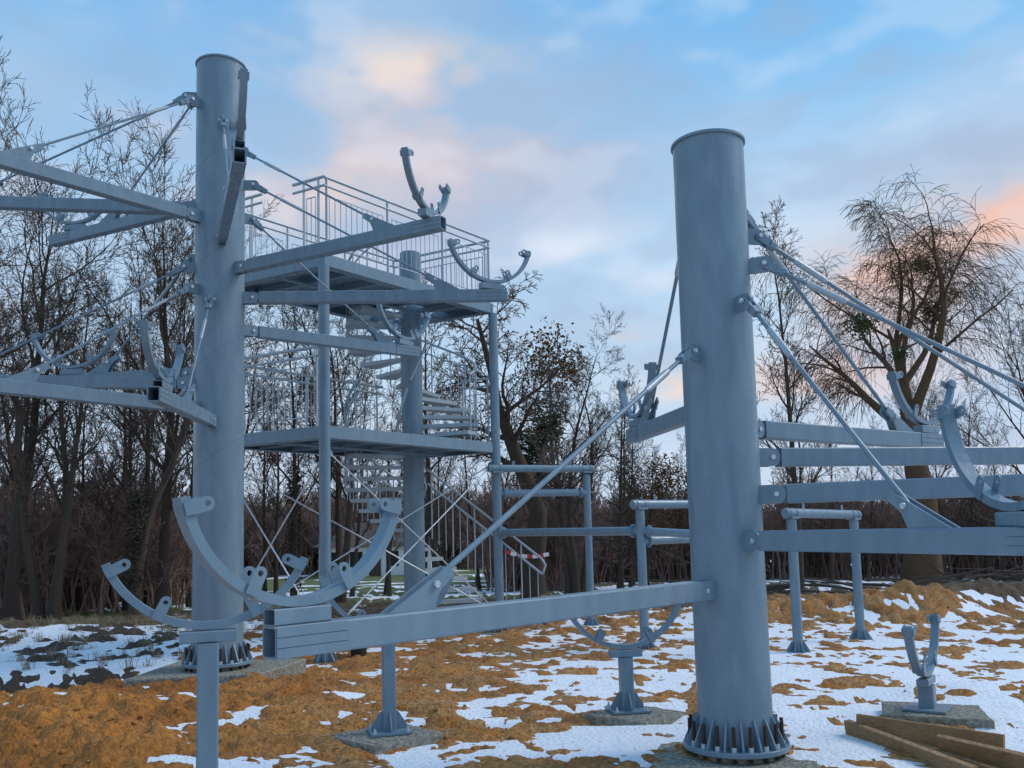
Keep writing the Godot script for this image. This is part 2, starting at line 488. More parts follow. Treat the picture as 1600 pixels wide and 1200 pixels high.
func column_thing(label: String, at: Vector3, top: float, rad: float, seam: bool) -> Node3D:
	var t := thing("slide_column", label, "column", at, "")
	var m := MB.new()
	var h := top - at.y
	m.lathe(at, [Vector2(rad, 0.03), Vector2(rad, h - 0.012)], 64)
	part(m, "shaft", M.steel, t)
	var hp := PackedVector3Array(); var hr := PackedFloat32Array()
	for i in int(h / 1.15 * 40.0):
		hp.append(at + polar(i * 9.0) * (rad - 0.0012) + Vector3(0, 0.25 + i * 1.15 / 40.0 * 0.93, 0)); hr.append(0.0045)
	if seam:
		m = MB.new()
		m.tube(hp, hr, 5)
		part(m, "weld_seam", M.steel, t)
	m = MB.new()
	m.lathe(at, [Vector2(0, h - 0.012), Vector2(rad + 0.012, h - 0.012), Vector2(rad + 0.014, h - 0.008), Vector2(rad + 0.014, h + 0.006), Vector2(rad + 0.01, h + 0.01), Vector2(0, h + 0.012)], 64)
	part(m, "cap_plate", M.steel, t)
	m = MB.new()
	m.lathe(at, [Vector2(rad - 0.01, 0.0), Vector2(rad + 0.097, 0.0), Vector2(rad + 0.1, 0.004), Vector2(rad + 0.1, 0.03), Vector2(rad + 0.097, 0.034), Vector2(rad - 0.01, 0.034)], 64)
	part(m, "base_flange", M.steel, t)
	m = MB.new()
	m.lathe(at, [Vector2(rad + 0.04, -0.04), Vector2(rad + 0.04, 0.0)], 40)
	part(m, "grout_bed", M.concrete, t)
	var cnt := 18
	for i in cnt:
		var d := polar(i * 360.0 / cnt + 4.0); var s := d.cross(Vector3.UP)
		m = MB.new()
		m.prism(PackedVector3Array([at + d * (rad - 0.004) + Vector3(0, 0.034, 0) - s * 0.006, at + d * (rad + 0.09) + Vector3(0, 0.034, 0) - s * 0.006, at + d * (rad + 0.09) + Vector3(0, 0.05, 0) - s * 0.006, at + d * (rad + 0.012) + Vector3(0, 0.215, 0) - s * 0.006, at + d * (rad - 0.004) + Vector3(0, 0.215, 0) - s * 0.006]), s * 0.012)
		part(m, "rib", M.steel, t)
		d = polar((i + 0.5) * 360.0 / cnt + 4.0)
		var b := at + d * (rad + 0.055)
		m = MB.new()
		m.rod(b + Vector3(0, -0.05, 0), b + Vector3(0, 0.185, 0), 0.0125, 8)
		var rod := part(m, "anchor_rod", M.rust, t)
		m = MB.new()
		m.rod(b + Vector3(0, 0.033, 0), b + Vector3(0, 0.062, 0), 0.02, 6)
		part(m, "nut", M.zinc, rod)
	return t

func slab(label: String, pts: Array, y: float, th: float, snowy := false) -> void:
	# irregular concrete footing: outline points (x, z), slightly bevelled
	var at := Vector3.ZERO
	for q in pts: at += Vector3(q[0], y - th, q[1])
	at /= pts.size()
	var m := MB.new()
	var cb := PackedVector3Array(); var ct := PackedVector3Array(); var cc := PackedVector3Array()
	var ring := []
	for i in pts.size():
		var p: Array = pts[i]; var q: Array = pts[(i + 1) % pts.size()]
		for k in 6:
			var u := k / 6.0
			ring.append(Vector2(lerpf(p[0], q[0], u) + nB.get_noise_2d(p[0] * 9.0 + k, p[1]) * (0.035 if k else 0.0), lerpf(p[1], q[1], u) + nB.get_noise_2d(p[1] * 7.0, k * 1.3) * (0.035 if k else 0.0)))
	for q in ring:
		var w := Vector3(q.x, 0, q.y) - Vector3(at.x, 0, at.z)
		cb.append(Vector3(q.x, y - th, q.y)); ct.append(Vector3(q.x, y - 0.012, q.y)); cc.append(Vector3(at.x, y, at.z) + w * 0.985)
	var md := at + Vector3(0, th * 0.5, 0)
	for i in ring.size():
		var j := (i + 1) % ring.size()
		m.quad(cb[i], cb[j], ct[j], ct[i], (cb[i] + cb[j]) * 0.5 - at)
		m.quad(ct[i], ct[j], cc[j], cc[i], (cb[i] + cb[j]) * 0.5 - at + Vector3.UP)
		m.tri(cc[i], cc[j], Vector3(at.x, y, at.z), Vector3.UP)
	var o := solo(m, "concrete_footing", M.concrete, at)
	tag(o, label, "footing", "concrete footings")
	if snowy:
		pass

func cradle_post(label: String, at: Vector3, top: float, az: float, w := 0.1, half := 79.0) -> void:
	var t := thing("cradle_post", label, "support post", at, "")
	var m := MB.new()
	m.beam(at + Vector3(0, 0.012, 0), Vector3(at.x, top, at.z), w, w, 0.008, 0.0, polar(az))
	part(m, "post", M.steel, t)
	m = MB.new()
	var bs := Basis(polar(az), Vector3.UP, polar(az).cross(Vector3.UP))
	m.box(at + Vector3(0, 0.008, 0), Vector3(0.3, 0.016, 0.3), bs)
	part(m, "base_plate", M.steel, t)
	for k in 4:
		var d := polar(az + k * 90.0); var s := d.cross(Vector3.UP)
		if top - at.y < 0.3: break   # the shortest post has a bare plate
		m = MB.new()
		var a := at + d * (w * 0.5) + Vector3(0, 0.016, 0) - s * 0.006
		m.prism(PackedVector3Array([a, a + d * 0.085, a + d * 0.085 + Vector3(0, 0.03, 0), a + d * 0.02 + Vector3(0, 0.13, 0), a + Vector3(0, 0.13, 0)]), s * 0.012)
		part(m, "rib", M.steel, t)
		var b := at + (d + s).normalized() * 0.17 + Vector3(0, 0.016, 0)
		m = MB.new()
		m.rod(b - Vector3(0, 0.05, 0), b + Vector3(0, 0.035, 0), 0.008, 8)
		m.rod(b, b + Vector3(0, 0.016, 0), 0.014, 6)
		part(m, "anchor_bolt", M.zinc, t)
	var e := polar(az)
	m = MB.new()
	var sb := Vector3(at.x, top + 0.03, at.z)
	m.beam(sb - e * 0.13, sb + e * 0.13, 0.085, 0.056, 0.006, 0.1)
	m.beam(sb, sb - e * 0.13, 0.0851, 0.0561, 0.006, 0.1)
	part(m, "saddle", M.steel, t)
	cradle(t, sb + Vector3(0, 0.028 + 0.043, 0), az, 0.48, half, 0.06, 0.035)

# ---------------------------------------------------------------- railings
func railing(parent: Node, a: Vector3, b: Vector3, over0 := 0.0, over1 := 0.0) -> void:
	var mt: Material = M.galvanised
	var d := (b - a).normalized()
	var ln := a.distance_to(b)
	var m := MB.new()
	m.rod(a - d * over0 + Vector3(0, 1.07, 0), b + d * over1 + Vector3(0, 1.07, 0), 0.021, 10)
	var r := part(m, "railing", mt, parent)
	m = MB.new()
	m.rod(a - d * over0 + Vector3(0, 0.95, 0), b + d * over1 + Vector3(0, 0.95, 0), 0.017, 10)
	part(m, "second_rail", mt, r)
	var cnt := maxi(1, roundi(ln / 1.25))
	for i in cnt + 1:
		var p := a + d * (ln * i / cnt)
		if i == 0: p += d * 0.04
		if i == cnt: p -= d * 0.04
		m = MB.new()
		m.beam(p + Vector3(0, -0.12, 0), p + Vector3(0, 1.06, 0), 0.04, 0.016, 0.003, 0.0, d)
		part(m, "rail_post", mt, r)
	for i in cnt:
		var p0 := a + d * (ln * i / cnt + 0.09); var p1 := a + d * (ln * (i + 1) / cnt - 0.09)
		for hh in [0.13, 0.82]:
			m = MB.new()
			m.rod(p0 + Vector3(0, hh, 0), p1 + Vector3(0, hh, 0), 0.008, 6)
			part(m, "panel_bar", mt, r)
		var nb := maxi(2, roundi(p0.distance_to(p1) / 0.105))
		for k in nb + 1:
			var p := p0.lerp(p1, float(k) / nb)
			m = MB.new()
			m.rod(p + Vector3(0, 0.13, 0), p + Vector3(0, 0.82, 0), 0.006, 5)
			part(m, "baluster", mt, r)

func deck(parent: Node, F: Vector3, e1: Vector3, l1: float, e2: Vector3, l2: float) -> void:
	# F: top of the front corner; plates on joists inside a channel frame
	var m := MB.new()
	var nP := 6
	var first: MeshInstance3D = null
	for i in nP:
		var s0 := l1 * i / nP + 0.008; var s1 := l1 * (i + 1) / nP - 0.008
		var t1 := l2 - 0.03
		if i >= 4: t1 = 0.85   # stair well
		m = MB.new()
		var p := F + Vector3(0, -0.045, 0)
		m.prism(PackedVector3Array([p + e1 * s0 + e2 * 0.03, p + e1 * s1 + e2 * 0.03, p + e1 * s1 + e2 * t1, p + e1 * s0 + e2 * t1]), Vector3(0, 0.035, 0))
		var o := part(m, "deck", M.steel, parent) if first == null else part(m, "deck_plate", M.steel, first)
		if first == null: first = o
	var C := [F, F + e1 * l1, F + e1 * l1 + e2 * l2, F + e2 * l2]
	for i in 4:
		var a: Vector3 = C[i]; var b: Vector3 = C[(i + 1) % 4]
		var d := (b - a).normalized()
		m = MB.new()
		m.beam(a - d * 0.03 * (i % 2) + Vector3(0, -0.085, 0), b + d * 0.03 * (i % 2) + Vector3(0, -0.085, 0), 0.05, 0.168, 0.005)
		part(m, "edge_channel", M.steel, first)
		var inward: Vector3 = ((C[0] + C[2]) * 0.5 - (a + b) * 0.5).normalized()
		m = MB.new()
		m.beam(a + d * 0.06 + inward * 0.07 + Vector3(0, -0.165, 0), b - d * 0.06 + inward * 0.07 + Vector3(0, -0.165, 0), 0.09, 0.012, 0.002)
		part(m, "bottom_flange", M.steel, first)
	for i in range(1, nP):
		var s := l1 * i / nP
		m = MB.new()
		var p := F + e1 * s + Vector3(0, -0.1, 0)
		m.beam(p + e2 * 0.04, p + e2 * (l2 - 0.04), 0.05, 0.1, 0.004)
		part(m, "joist", M.steel, first)
	m = MB.new()
	m.beam(F + e2 * 0.9 + e1 * 0.04 + Vector3(0, -0.165, 0), F + e2 * 0.9 + e1 * (l1 - 0.04) + Vector3(0, -0.165, 0), 0.09, 0.03, 0.004)
	part(m, "joist", M.steel, first)

func tower_post(t: Node3D, at: Vector3, top: float, r: float) -> void:
	var m := MB.new()
	m.lathe(at, [Vector2(r, 0.0), Vector2(r, top - at.y), Vector2(0, top - at.y + 0.001)], 28)
	var o := part(m, "post", M.steel, t)
	base_cone(o, at, r)

func base_cone(o: Node, at: Vector3, r: float) -> void:
	var m := MB.new()
	m.lathe(at, [Vector2(r - 0.01, 0.0), Vector2(r + 0.095, 0.0), Vector2(r + 0.098, 0.004), Vector2(r + 0.098, 0.02), Vector2(r - 0.01, 0.022)], 32)
	part(m, "base_plate", M.steel, o)
	for k in 8:
		var d := polar(k * 45.0 + 10.0); var s := d.cross(Vector3.UP)
		var a := at + d * (r - 0.004) + Vector3(0, 0.021, 0) - s * 0.005
		m = MB.new()
		m.prism(PackedVector3Array([a, a + d * 0.09, a + d * 0.09 + Vector3(0, 0.02, 0), a + d * 0.02 + Vector3(0, 0.13, 0), a + Vector3(0, 0.13, 0)]), s * 0.01)
		part(m, "rib", M.steel, o)

func spiral(t: Node3D, c: Vector3, y0: float, y1: float, a0: float, step: float, r0: float, r1: float, rail_from := -999.0) -> void:
	var cnt := int(round((y1 - y0) / 0.168))
	var rise := (y1 - y0) / cnt
	var rail := PackedVector3Array(); var rail2 := PackedVector3Array()
	var root: MeshInstance3D = null
	for i in range(1, cnt + 1):
		var y := y0 + rise * i
		var am := a0 + step * (i - 0.5)
		var m := MB.new()
		var d0 := polar(am - step * 0.58); var d1 := polar(am + step * 0.5)
		var b := Vector3(c.x, y - 0.06, c.z)
		m.prism(PackedVector3Array([b + d0 * r0, b + d0 * r1, b + polar(am) * (r1 + 0.01), b + d1 * r1, b + d1 * r0]), Vector3(0, 0.06, 0))
		var o := part(m, "spiral_stair", M.galvanised, t) if root == null else part(m, "tread", M.galvanised, root)
		if root == null: root = o
		for k in [-0.25, 0.25]:
			if am < rail_from: continue
			var d := polar(am + step * k)
			m = MB.new()
			var p := Vector3(c.x, y, c.z) + d * (r1 - 0.02)
			m.rod(p - Vector3(0, 0.2, 0), p + Vector3(0, (0.93 if k < 0 else 0.75) + rise * k, 0), 0.012 if k < 0 else 0.007, 6)
			part(m, "baluster", M.galvanised, root)
			rail.append(p + Vector3(0, 0.95 + rise * k, 0)); rail2.append(p + Vector3(0, 0.75 + rise * k, 0))
	for q in [[rail, 0.021], [rail2, 0.014]]:
		var m := MB.new()
		var rr := PackedFloat32Array(); rr.resize(q[0].size()); rr.fill(q[1])
		m.tube(q[0], rr, 10, true)
		part(m, "handrail", M.galvanised, root)

# ---------------------------------------------------------------- trees
var tp := {}

func grow(p: Vector3, dir: Vector3, ln: float, r0: float, lv: int) -> void:
	var ns: int = [11, 7, 5, 4, 3][lv]
	var pts := PackedVector3Array([p]); var rs := PackedFloat32Array([r0])
	var d := dir
	var wig: float = tp.wig[lv]; var trop: float = tp.trop[lv]
	var r1: float = r0 * tp.taper[lv]
	for i in ns:
		d = (d + Vector3(rng.randfn(0, wig), rng.randfn(0, wig) + trop, rng.randfn(0, wig))).normalized()
		p += d * ln / ns
		pts.append(p)
		rs.append(maxf(lerpf(r0, r1, float(i + 1) / ns), tp.minr))
	if lv == 0:
		rs[0] *= tp.flare
		rs[1] *= 1.08
	(tp.m0 if lv <= tp.split else tp.m1).tube(pts, rs, [9, 6, 4, 3, 3][lv])
	if lv >= tp.depth: return
	var nc: int = tp.kids[lv]
	nc = maxi(1, nc + rng.randi_range(-1, 1))
	var start: float = tp.start[lv]
	var spin := rng.randf() * TAU
	for i in nc:
		var u := clampf(start + (1.0 - start) * (i + rng.randf()) / nc, 0.0, 0.99)
		var f := u * ns
		var k := int(f)
		var at := pts[k].lerp(pts[k + 1], f - k)
		var along := (pts[k + 1] - pts[k]).normalized()
		spin += 2.4 + rng.randfn(0, 0.5)
		var side := along.cross(Vector3(0.3, 0.2, 0.9)).normalized().rotated(along, spin)
		var an: float = deg_to_rad(tp.angle[lv] + rng.randfn(0, 11.0)) * (1.0 - 0.3 * u)
		var nd := (along * cos(an) + side * sin(an)).normalized()
		var nl: float = ln * tp.ratio[lv] * rng.randf_range(0.65, 1.2) * (1.0 - tp.fall[lv] * u)
		grow(at, nd, nl, maxf(rs[k] * tp.thin[lv], tp.minr), lv + 1)

func make_tree(sd: int, prm: Dictionary) -> Array:
	rng.seed = sd
	var dflt := {"wig": [0.06, 0.14, 0.2, 0.24, 0.26], "trop": [0.02, 0.05, 0.04, 0.02, 0.0], "taper": [0.06, 0.15, 0.3, 0.45, 0.6], "kids": [12, 8, 6, 4], "start": [0.3, 0.2, 0.15, 0.1], "angle": [50.0, 48.0, 45.0, 42.0], "ratio": [0.5, 0.5, 0.5, 0.5], "fall": [0.55, 0.4, 0.3, 0.3], "thin": [0.5, 0.5, 0.5, 0.6], "minr": 0.006, "flare": 1.5, "split": 1, "depth": 4}
	dflt.merge(prm, true)
	tp = dflt
	tp.m0 = MB.new(); tp.m1 = MB.new()
	var stems: int = prm.get("stems", 1)
	for i in stems:
		var lean: Vector3 = prm.get("lean", Vector3.ZERO)
		var dr := (Vector3.UP + lean + (Vector3(rng.randfn(0, 0.1), 0, rng.randfn(0, 0.1)) if stems > 1 else Vector3.ZERO)).normalized()
		var p0 := Vector3(0, -0.3, 0) + (Vector3(rng.randfn(0, 0.25), 0, rng.randfn(0, 0.25)) if stems > 1 else Vector3.ZERO)
		grow(p0, dr, prm.get("h", 8.0) * rng.randf_range(0.92, 1.05), prm.get("r", 0.2), 0)
	return [tp.m0.mesh(), tp.m1.mesh() if tp.m1.v.size() else null]

func put_tree(meshes: Array, called: String, label: String, x: float, z: float, turn: float, sc: float, group := "", ys := 1.0) -> Node3D:
	var o := Node3D.new()
	o.name = numbered(called)
	add_child(o)
	o.position = Vector3(x, base_h(x, z), z)
	o.rotation.y = turn
	o.scale = Vector3(sc, sc * ys, sc)
	tag(o, label, "tree", group)
	for i in 2:
		var k := MeshInstance3D.new()
		k.name = ["trunk", "crown"][i]; k.mesh = meshes[i]; k.material_override = M.bark if i == 0 else M.twig
		o.add_child(k)
	return o

func leaf_clump(sd: int, cnt: int, rad: Vector3, size: float) -> ArrayMesh:
	rng.seed = sd
	var m := MB.new()
	for i in cnt:
		var q := Vector3(rng.randfn(0, 0.45), rng.randfn(0, 0.45), rng.randfn(0, 0.45))
		if q.length() > 1.1: q = q.normalized() * rng.randf()
		var p := q * rad
		var bs := Basis.from_euler(Vector3(rng.randf() * TAU, rng.randf() * TAU, rng.randf() * TAU)) * (size * rng.randf_range(0.6, 1.3))
		var a := p + bs * Vector3(-0.5, 0, 0); var b := p + bs * Vector3(0, 0.12, 0.35); var c := p + bs * Vector3(0.6, 0, 0); var d := p + bs * Vector3(0, 0.12, -0.35)
		m.tri(a, b, c, bs.y.normalized()); m.tri(a, c, d, bs.y.normalized())
	return m.mesh()

func add_leaves(o: Node3D, mesh: ArrayMesh, at: Vector3, sc: Vector3, mt: Material, called: String) -> void:
	var k := MeshInstance3D.new()
	k.name = called; k.mesh = mesh; k.material_override = mt
	o.add_child(k, true)
	k.position = at; k.scale = sc; k.rotation.y = at.x * 3.0

func build_trees() -> void:
	var broad := []; var slim := []
	for i in 3:
		broad.append(make_tree(100 + i, {"h": 10.5, "r": 0.165, "start": [0.4, 0.2, 0.15, 0.1], "kids": [13, 9, 6, 4], "wig": [0.08, 0.12, 0.14, 0.14, 0.12], "angle": [48.0, 44.0, 42.0, 38.0], "ratio": [0.55, 0.52, 0.54, 0.6], "trop": [0.02, 0.06, 0.05, 0.03, 0.02], "minr": 0.0055}))
	for i in 5:
		slim.append(make_tree(200 + i, {"h": 9.5, "r": 0.1, "kids": [17, 8, 6, 4], "wig": [0.035, 0.09, 0.12, 0.13, 0.12], "angle": [46.0, 42.0, 42.0, 40.0], "ratio": [0.27, 0.5, 0.5, 0.5], "start": [0.22, 0.15, 0.1, 0.1], "minr": 0.005, "flare": 1.35, "trop": [0.02, 0.09, 0.06, 0.03, 0.0]}))
	var clumpy := make_tree(301, {"h": 9.0, "r": 0.14, "stems": 3, "kids": [13, 9, 6, 5], "wig": [0.06, 0.11, 0.13, 0.14, 0.13], "ratio": [0.36, 0.5, 0.5, 0.5], "minr": 0.005})
	var gnarl := make_tree(415, {"h": 6.4, "r": 0.27, "kids": [12, 10, 8, 5], "wig": [0.15, 0.2, 0.22, 0.2, 0.18], "angle": [66.0, 55.0, 50.0, 45.0], "ratio": [0.42, 0.52, 0.5, 0.45], "start": [0.42, 0.15, 0.1, 0.1], "minr": 0.0055, "trop": [0.09, 0.06, 0.0, -0.02, -0.03], "taper": [0.12, 0.2, 0.35, 0.5, 0.6], "thin": [0.42, 0.5, 0.5, 0.6]})
	var willow := make_tree(528, {"h": 6.8, "r": 0.42, "kids": [7, 9, 10, 7], "wig": [0.08, 0.1, 0.14, 0.09, 0.06], "angle": [44.0, 44.0, 54.0, 40.0], "ratio": [0.85, 0.46, 0.5, 1.0], "fall": [0.35, 0.35, 0.3, 0.2], "start": [0.5, 0.3, 0.2, 0.1], "minr": 0.0045, "trop": [0.03, 0.05, -0.03, -0.2, -0.4], "thin": [0.62, 0.42, 0.36, 0.5]})
	var larch := make_tree(613, {"h": 6.5, "r": 0.09, "kids": [34, 9, 4, 2], "wig": [0.02, 0.06, 0.12, 0.15, 0.2], "angle": [82.0, 50.0, 40.0, 40.0], "ratio": [0.26, 0.35, 0.45, 0.5], "fall": [0.75, 0.4, 0.3, 0.3], "start": [0.15, 0.15, 0.1, 0.1], "depth": 4, "minr": 0.005, "trop": [0.02, 0.03, 0.02, 0.0, 0.0]})
	print("trees ", Time.get_ticks_msec())
	var ivy := leaf_clump(7, 700, Vector3(0.34, 0.9, 0.34), 0.09)
	var dead := leaf_clump(8, 380, Vector3(0.65, 0.55, 0.65), 0.075)
	var ball := leaf_clump(9, 500, Vector3(0.32, 0.32, 0.32), 0.06)
	# large trees standing left of the tall column
	var o := put_tree(broad[0], "bare_tree", "large bare tree with forked trunk at the left edge of the wood", -11.6, -20.5, 0.4, 0.98)
	o = put_tree(broad[1], "bare_tree", "wide bare tree behind the tall left column's upper arms", -9.2, -23.0, 2.2, 1.02)
	add_leaves(o, ball, Vector3(1.2, 6.2, 0.6), Vector3.ONE * 1.4, M.mistletoe, "mistletoe")
	o = put_tree(broad[2], "bare_tree", "bare tree with thick ivy-wrapped trunk beside the snowy bank", -8.4, -19.6, 4.2, 0.74)
	for k in 3: add_leaves(o, ivy, Vector3(0, 1.2 + k * 1.1, 0), Vector3(1.1, 0.9, 1.1), M.ivy_brown, "ivy")
	put_tree(broad[1], "bare_tree", "bare tree reaching into view over the left beams", -13.9, -18.6, 5.1, 1.15)
	put_tree(clumpy, "bare_tree", "bare three-stemmed tree by the snowy bank", -10.4, -20.0, 0.7, 0.85)
	# behind the stair tower
	o = put_tree(slim[0], "bare_tree", "dark ivy-covered trunk between left column and stair tower", -5.6, -22.4, 1.0, 0.9)
	for k in 3: add_leaves(o, ivy, Vector3(0.05, 0.9 + k * 1.2, 0), Vector3(0.7, 0.9, 0.7), M.ivy_brown, "ivy")
	o = put_tree(clumpy, "bare_tree", "bare multi-stemmed tree seen through the tower's left bay", -4.6, -22.8, 2.6, 0.86)
	o = put_tree(broad[2], "bare_tree", "low bare tree with brown dead leaf clump behind the lower railing", -7.2, -23.5, 1.3, 0.72)
	add_leaves(o, dead, Vector3(1.0, 5.6, 0.6), Vector3(1.0, 1.6, 1.0), M.dead_leaf, "dead_leaves")
	o = put_tree(gnarl, "gnarled_tree", "gnarled old tree with crooked trunk and brown leaf clumps beside the tower", 0.35, -19.2, 1.9, 1.06)
	for q in [[-0.7, 5.2, 0.3, 1.1], [0.5, 4.9, 0.5, 1.0], [-1.4, 4.6, 0.4, 0.8], [0.9, 4.2, -0.5, 0.7]]:
		add_leaves(o, dead, Vector3(q[0], q[1], q[2]), Vector3.ONE * q[3], M.dead_leaf, "dead_leaves")
	for q in [[0.3, 3.3, 0.2, 1.1], [-0.2, 3.7, 0.4, 1.0], [0.2, 2.7, 0.3, 0.8]]:
		add_leaves(o, ivy, Vector3(q[0], q[1], q[2]), Vector3(1.1, 0.6, 1.1) * q[3], M.ivy, "ivy")
	put_tree(clumpy, "bare_tree", "bare clustered stems right of the stair tower", 1.5, -22.5, 4.0, 0.7)
	put_tree(slim[1], "bare_tree", "thin bare tree directly behind the spiral stair", -1.9, -21.5, 0.3, 0.86)
	o = put_tree(larch, "larch_tree", "bare larch with level branches between tower and near column", 2.9, -24.5, 0.0, 0.95)
	for q in [[4.3, -29.5, 4.0, 0.0], [5.6, -30.5, 3.6, 1.3]]:
		o = put_tree(slim[3], "leafy_oak", "small tree still holding brown leaves beyond the pipe frame", q[0], q[1], q[3], 0.5, "brown-leaved trees beyond the pipe frame")
		for k in 9:
			rng.seed = 900 + k + int(q[0] * 10.0)
			add_leaves(o, dead, Vector3(rng.randfn(0, 0.9), 3.6 + k * 0.55, rng.randfn(0, 0.9)), Vector3.ONE * rng.randf_range(1.6, 2.4), M.dead_leaf, "leaves")
	# right
	o = put_tree(slim[2], "bare_tree", "tall straight bare tree just right of the near column", 6.8, -21.4, 0.0, 1.0)
	o = put_tree(willow, "willow_tree", "big weeping willow with forked brown trunk and hanging twigs", 11.35, -24.8, 0.6, 1.36, "", 0.88)
	(o.get_child(0) as MeshInstance3D).material_override = M.willow_bark
	(o.get_child(1) as MeshInstance3D).material_override = M.willow_bark
	for q in [[0.4, 6.6, 0.8], [-0.9, 5.4, 0.6], [-2.2, 5.9, 0.9], [0.1, 7.6, 0.6]]:
		add_leaves(o, ball, Vector3(q[0], q[1], 0.4), Vector3.ONE * q[2] * 1.2, M.mistletoe, "mistletoe")
	put_tree(broad[1], "bare_tree", "broad bare tree beyond the willow at the right", 16.4, -27.0, 1.0, 0.8)
	put_tree(broad[0], "bare_tree", "bare tree behind the right-hand beams beyond the sand heaps", 14.8, -31.0, 2.0, 0.66)
	put_tree(broad[2], "bare_tree", "bare tree at the far right edge of the clearing", 18.5, -24.5, 3.0, 0.85)
	# slender trees along the wood's edge
	rng.seed = 77
	var spots := []
	for i in 17: spots.append([lerpf(-15.5, -7.2, (i + rng.randf() * 0.8) / 17.0), rng.randf_range(-29.0, -22.0), rng.randf_range(0.75, 1.1)])
	for i in 9: spots.append([lerpf(-7.0, 0.5, (i + rng.randf()) / 9.0), rng.randf_range(-34.0, -27.0), rng.randf_range(0.65, 0.85)])
	for i in 9: spots.append([lerpf(0.6, 8.0, (i + rng.randf()) / 9.0), rng.randf_range(-34.0, -26.0), rng.randf_range(0.5, 0.75)])
	for i in 10: spots.append([lerpf(9.0, 23.0, (i + rng.randf()) / 10.0), rng.randf_range(-38.0, -30.0), rng.randf_range(0.6, 0.85)])
	for i in spots.size():
		var w := 0 if i < 17 else (1 if i < 26 else (2 if i < 35 else 3))
		put_tree(slim[i % 5], "slender_tree", ["slender straight bare tree in the wood beyond the snowy bank", "slender straight bare tree behind the stair tower and the lawn", "short slender bare tree behind the pipe frames", "slender bare tree beyond the weeping willow and sand heaps"][w], spots[i][0], spots[i][1], rng.randf() * TAU, spots[i][2], ["slender trees beyond the snowy bank", "slender trees behind the tower", "slender trees behind the pipe frames", "slender trees beyond the willow"][w], rng.randf_range(0.9, 1.1))
	# undergrowth: one mass of thin brown stems
	var shrubs := []
	for i in 3:
		var s := make_tree(700 + i, {"h": 3.0, "r": 0.03, "stems": 9, "kids": [9, 5, 3, 2], "wig": [0.1, 0.16, 0.2, 0.2, 0.2], "angle": [40.0, 40.0, 40.0, 40.0], "ratio": [0.4, 0.5, 0.5, 0.5], "depth": 3, "minr": 0.008, "flare": 1.0, "split": 4})
		shrubs.append(s[0])
	for i in 3:
		var mm := MultiMesh.new()
		mm.transform_format = MultiMesh.TRANSFORM_3D
		mm.mesh = shrubs[i]
		mm.instance_count = 330
		for k in 330:
			var an := deg_to_rad(rng.randf_range(-44.0, 44.0)); var r := rng.randf_range(29.0, 62.0)
			if rng.randf() < 0.12 and an < -0.34: r = rng.randf_range(24.0, 29.0)
			if an > 0.08: r = rng.randf_range(40.0, 66.0)
			var lawn := an > -0.36 and an < -0.03
			if lawn: r = rng.randf_range(80.0, 100.0)
			var x := sin(an) * r; var z := -cos(an) * r
			var sc := rng.randf_range(0.8, 1.55) * (0.75 if r < 30.0 else 1.0)
			if lawn: sc *= 1.7
			mm.set_instance_transform(k, Transform3D(Basis(Vector3.UP, rng.randf() * TAU).scaled(Vector3.ONE * sc), Vector3(x, base_h(x, z), z)))
		var mi := MultiMeshInstance3D.new()
		mi.name = numbered("undergrowth"); mi.multimesh = mm; mi.material_override = M.scrub
		add_child(mi)
		mi.set_meta("kind", "stuff")
		tag(mi, "dense brown leafless undergrowth filling the wood behind the site", "undergrowth", "undergrowth of the wood")

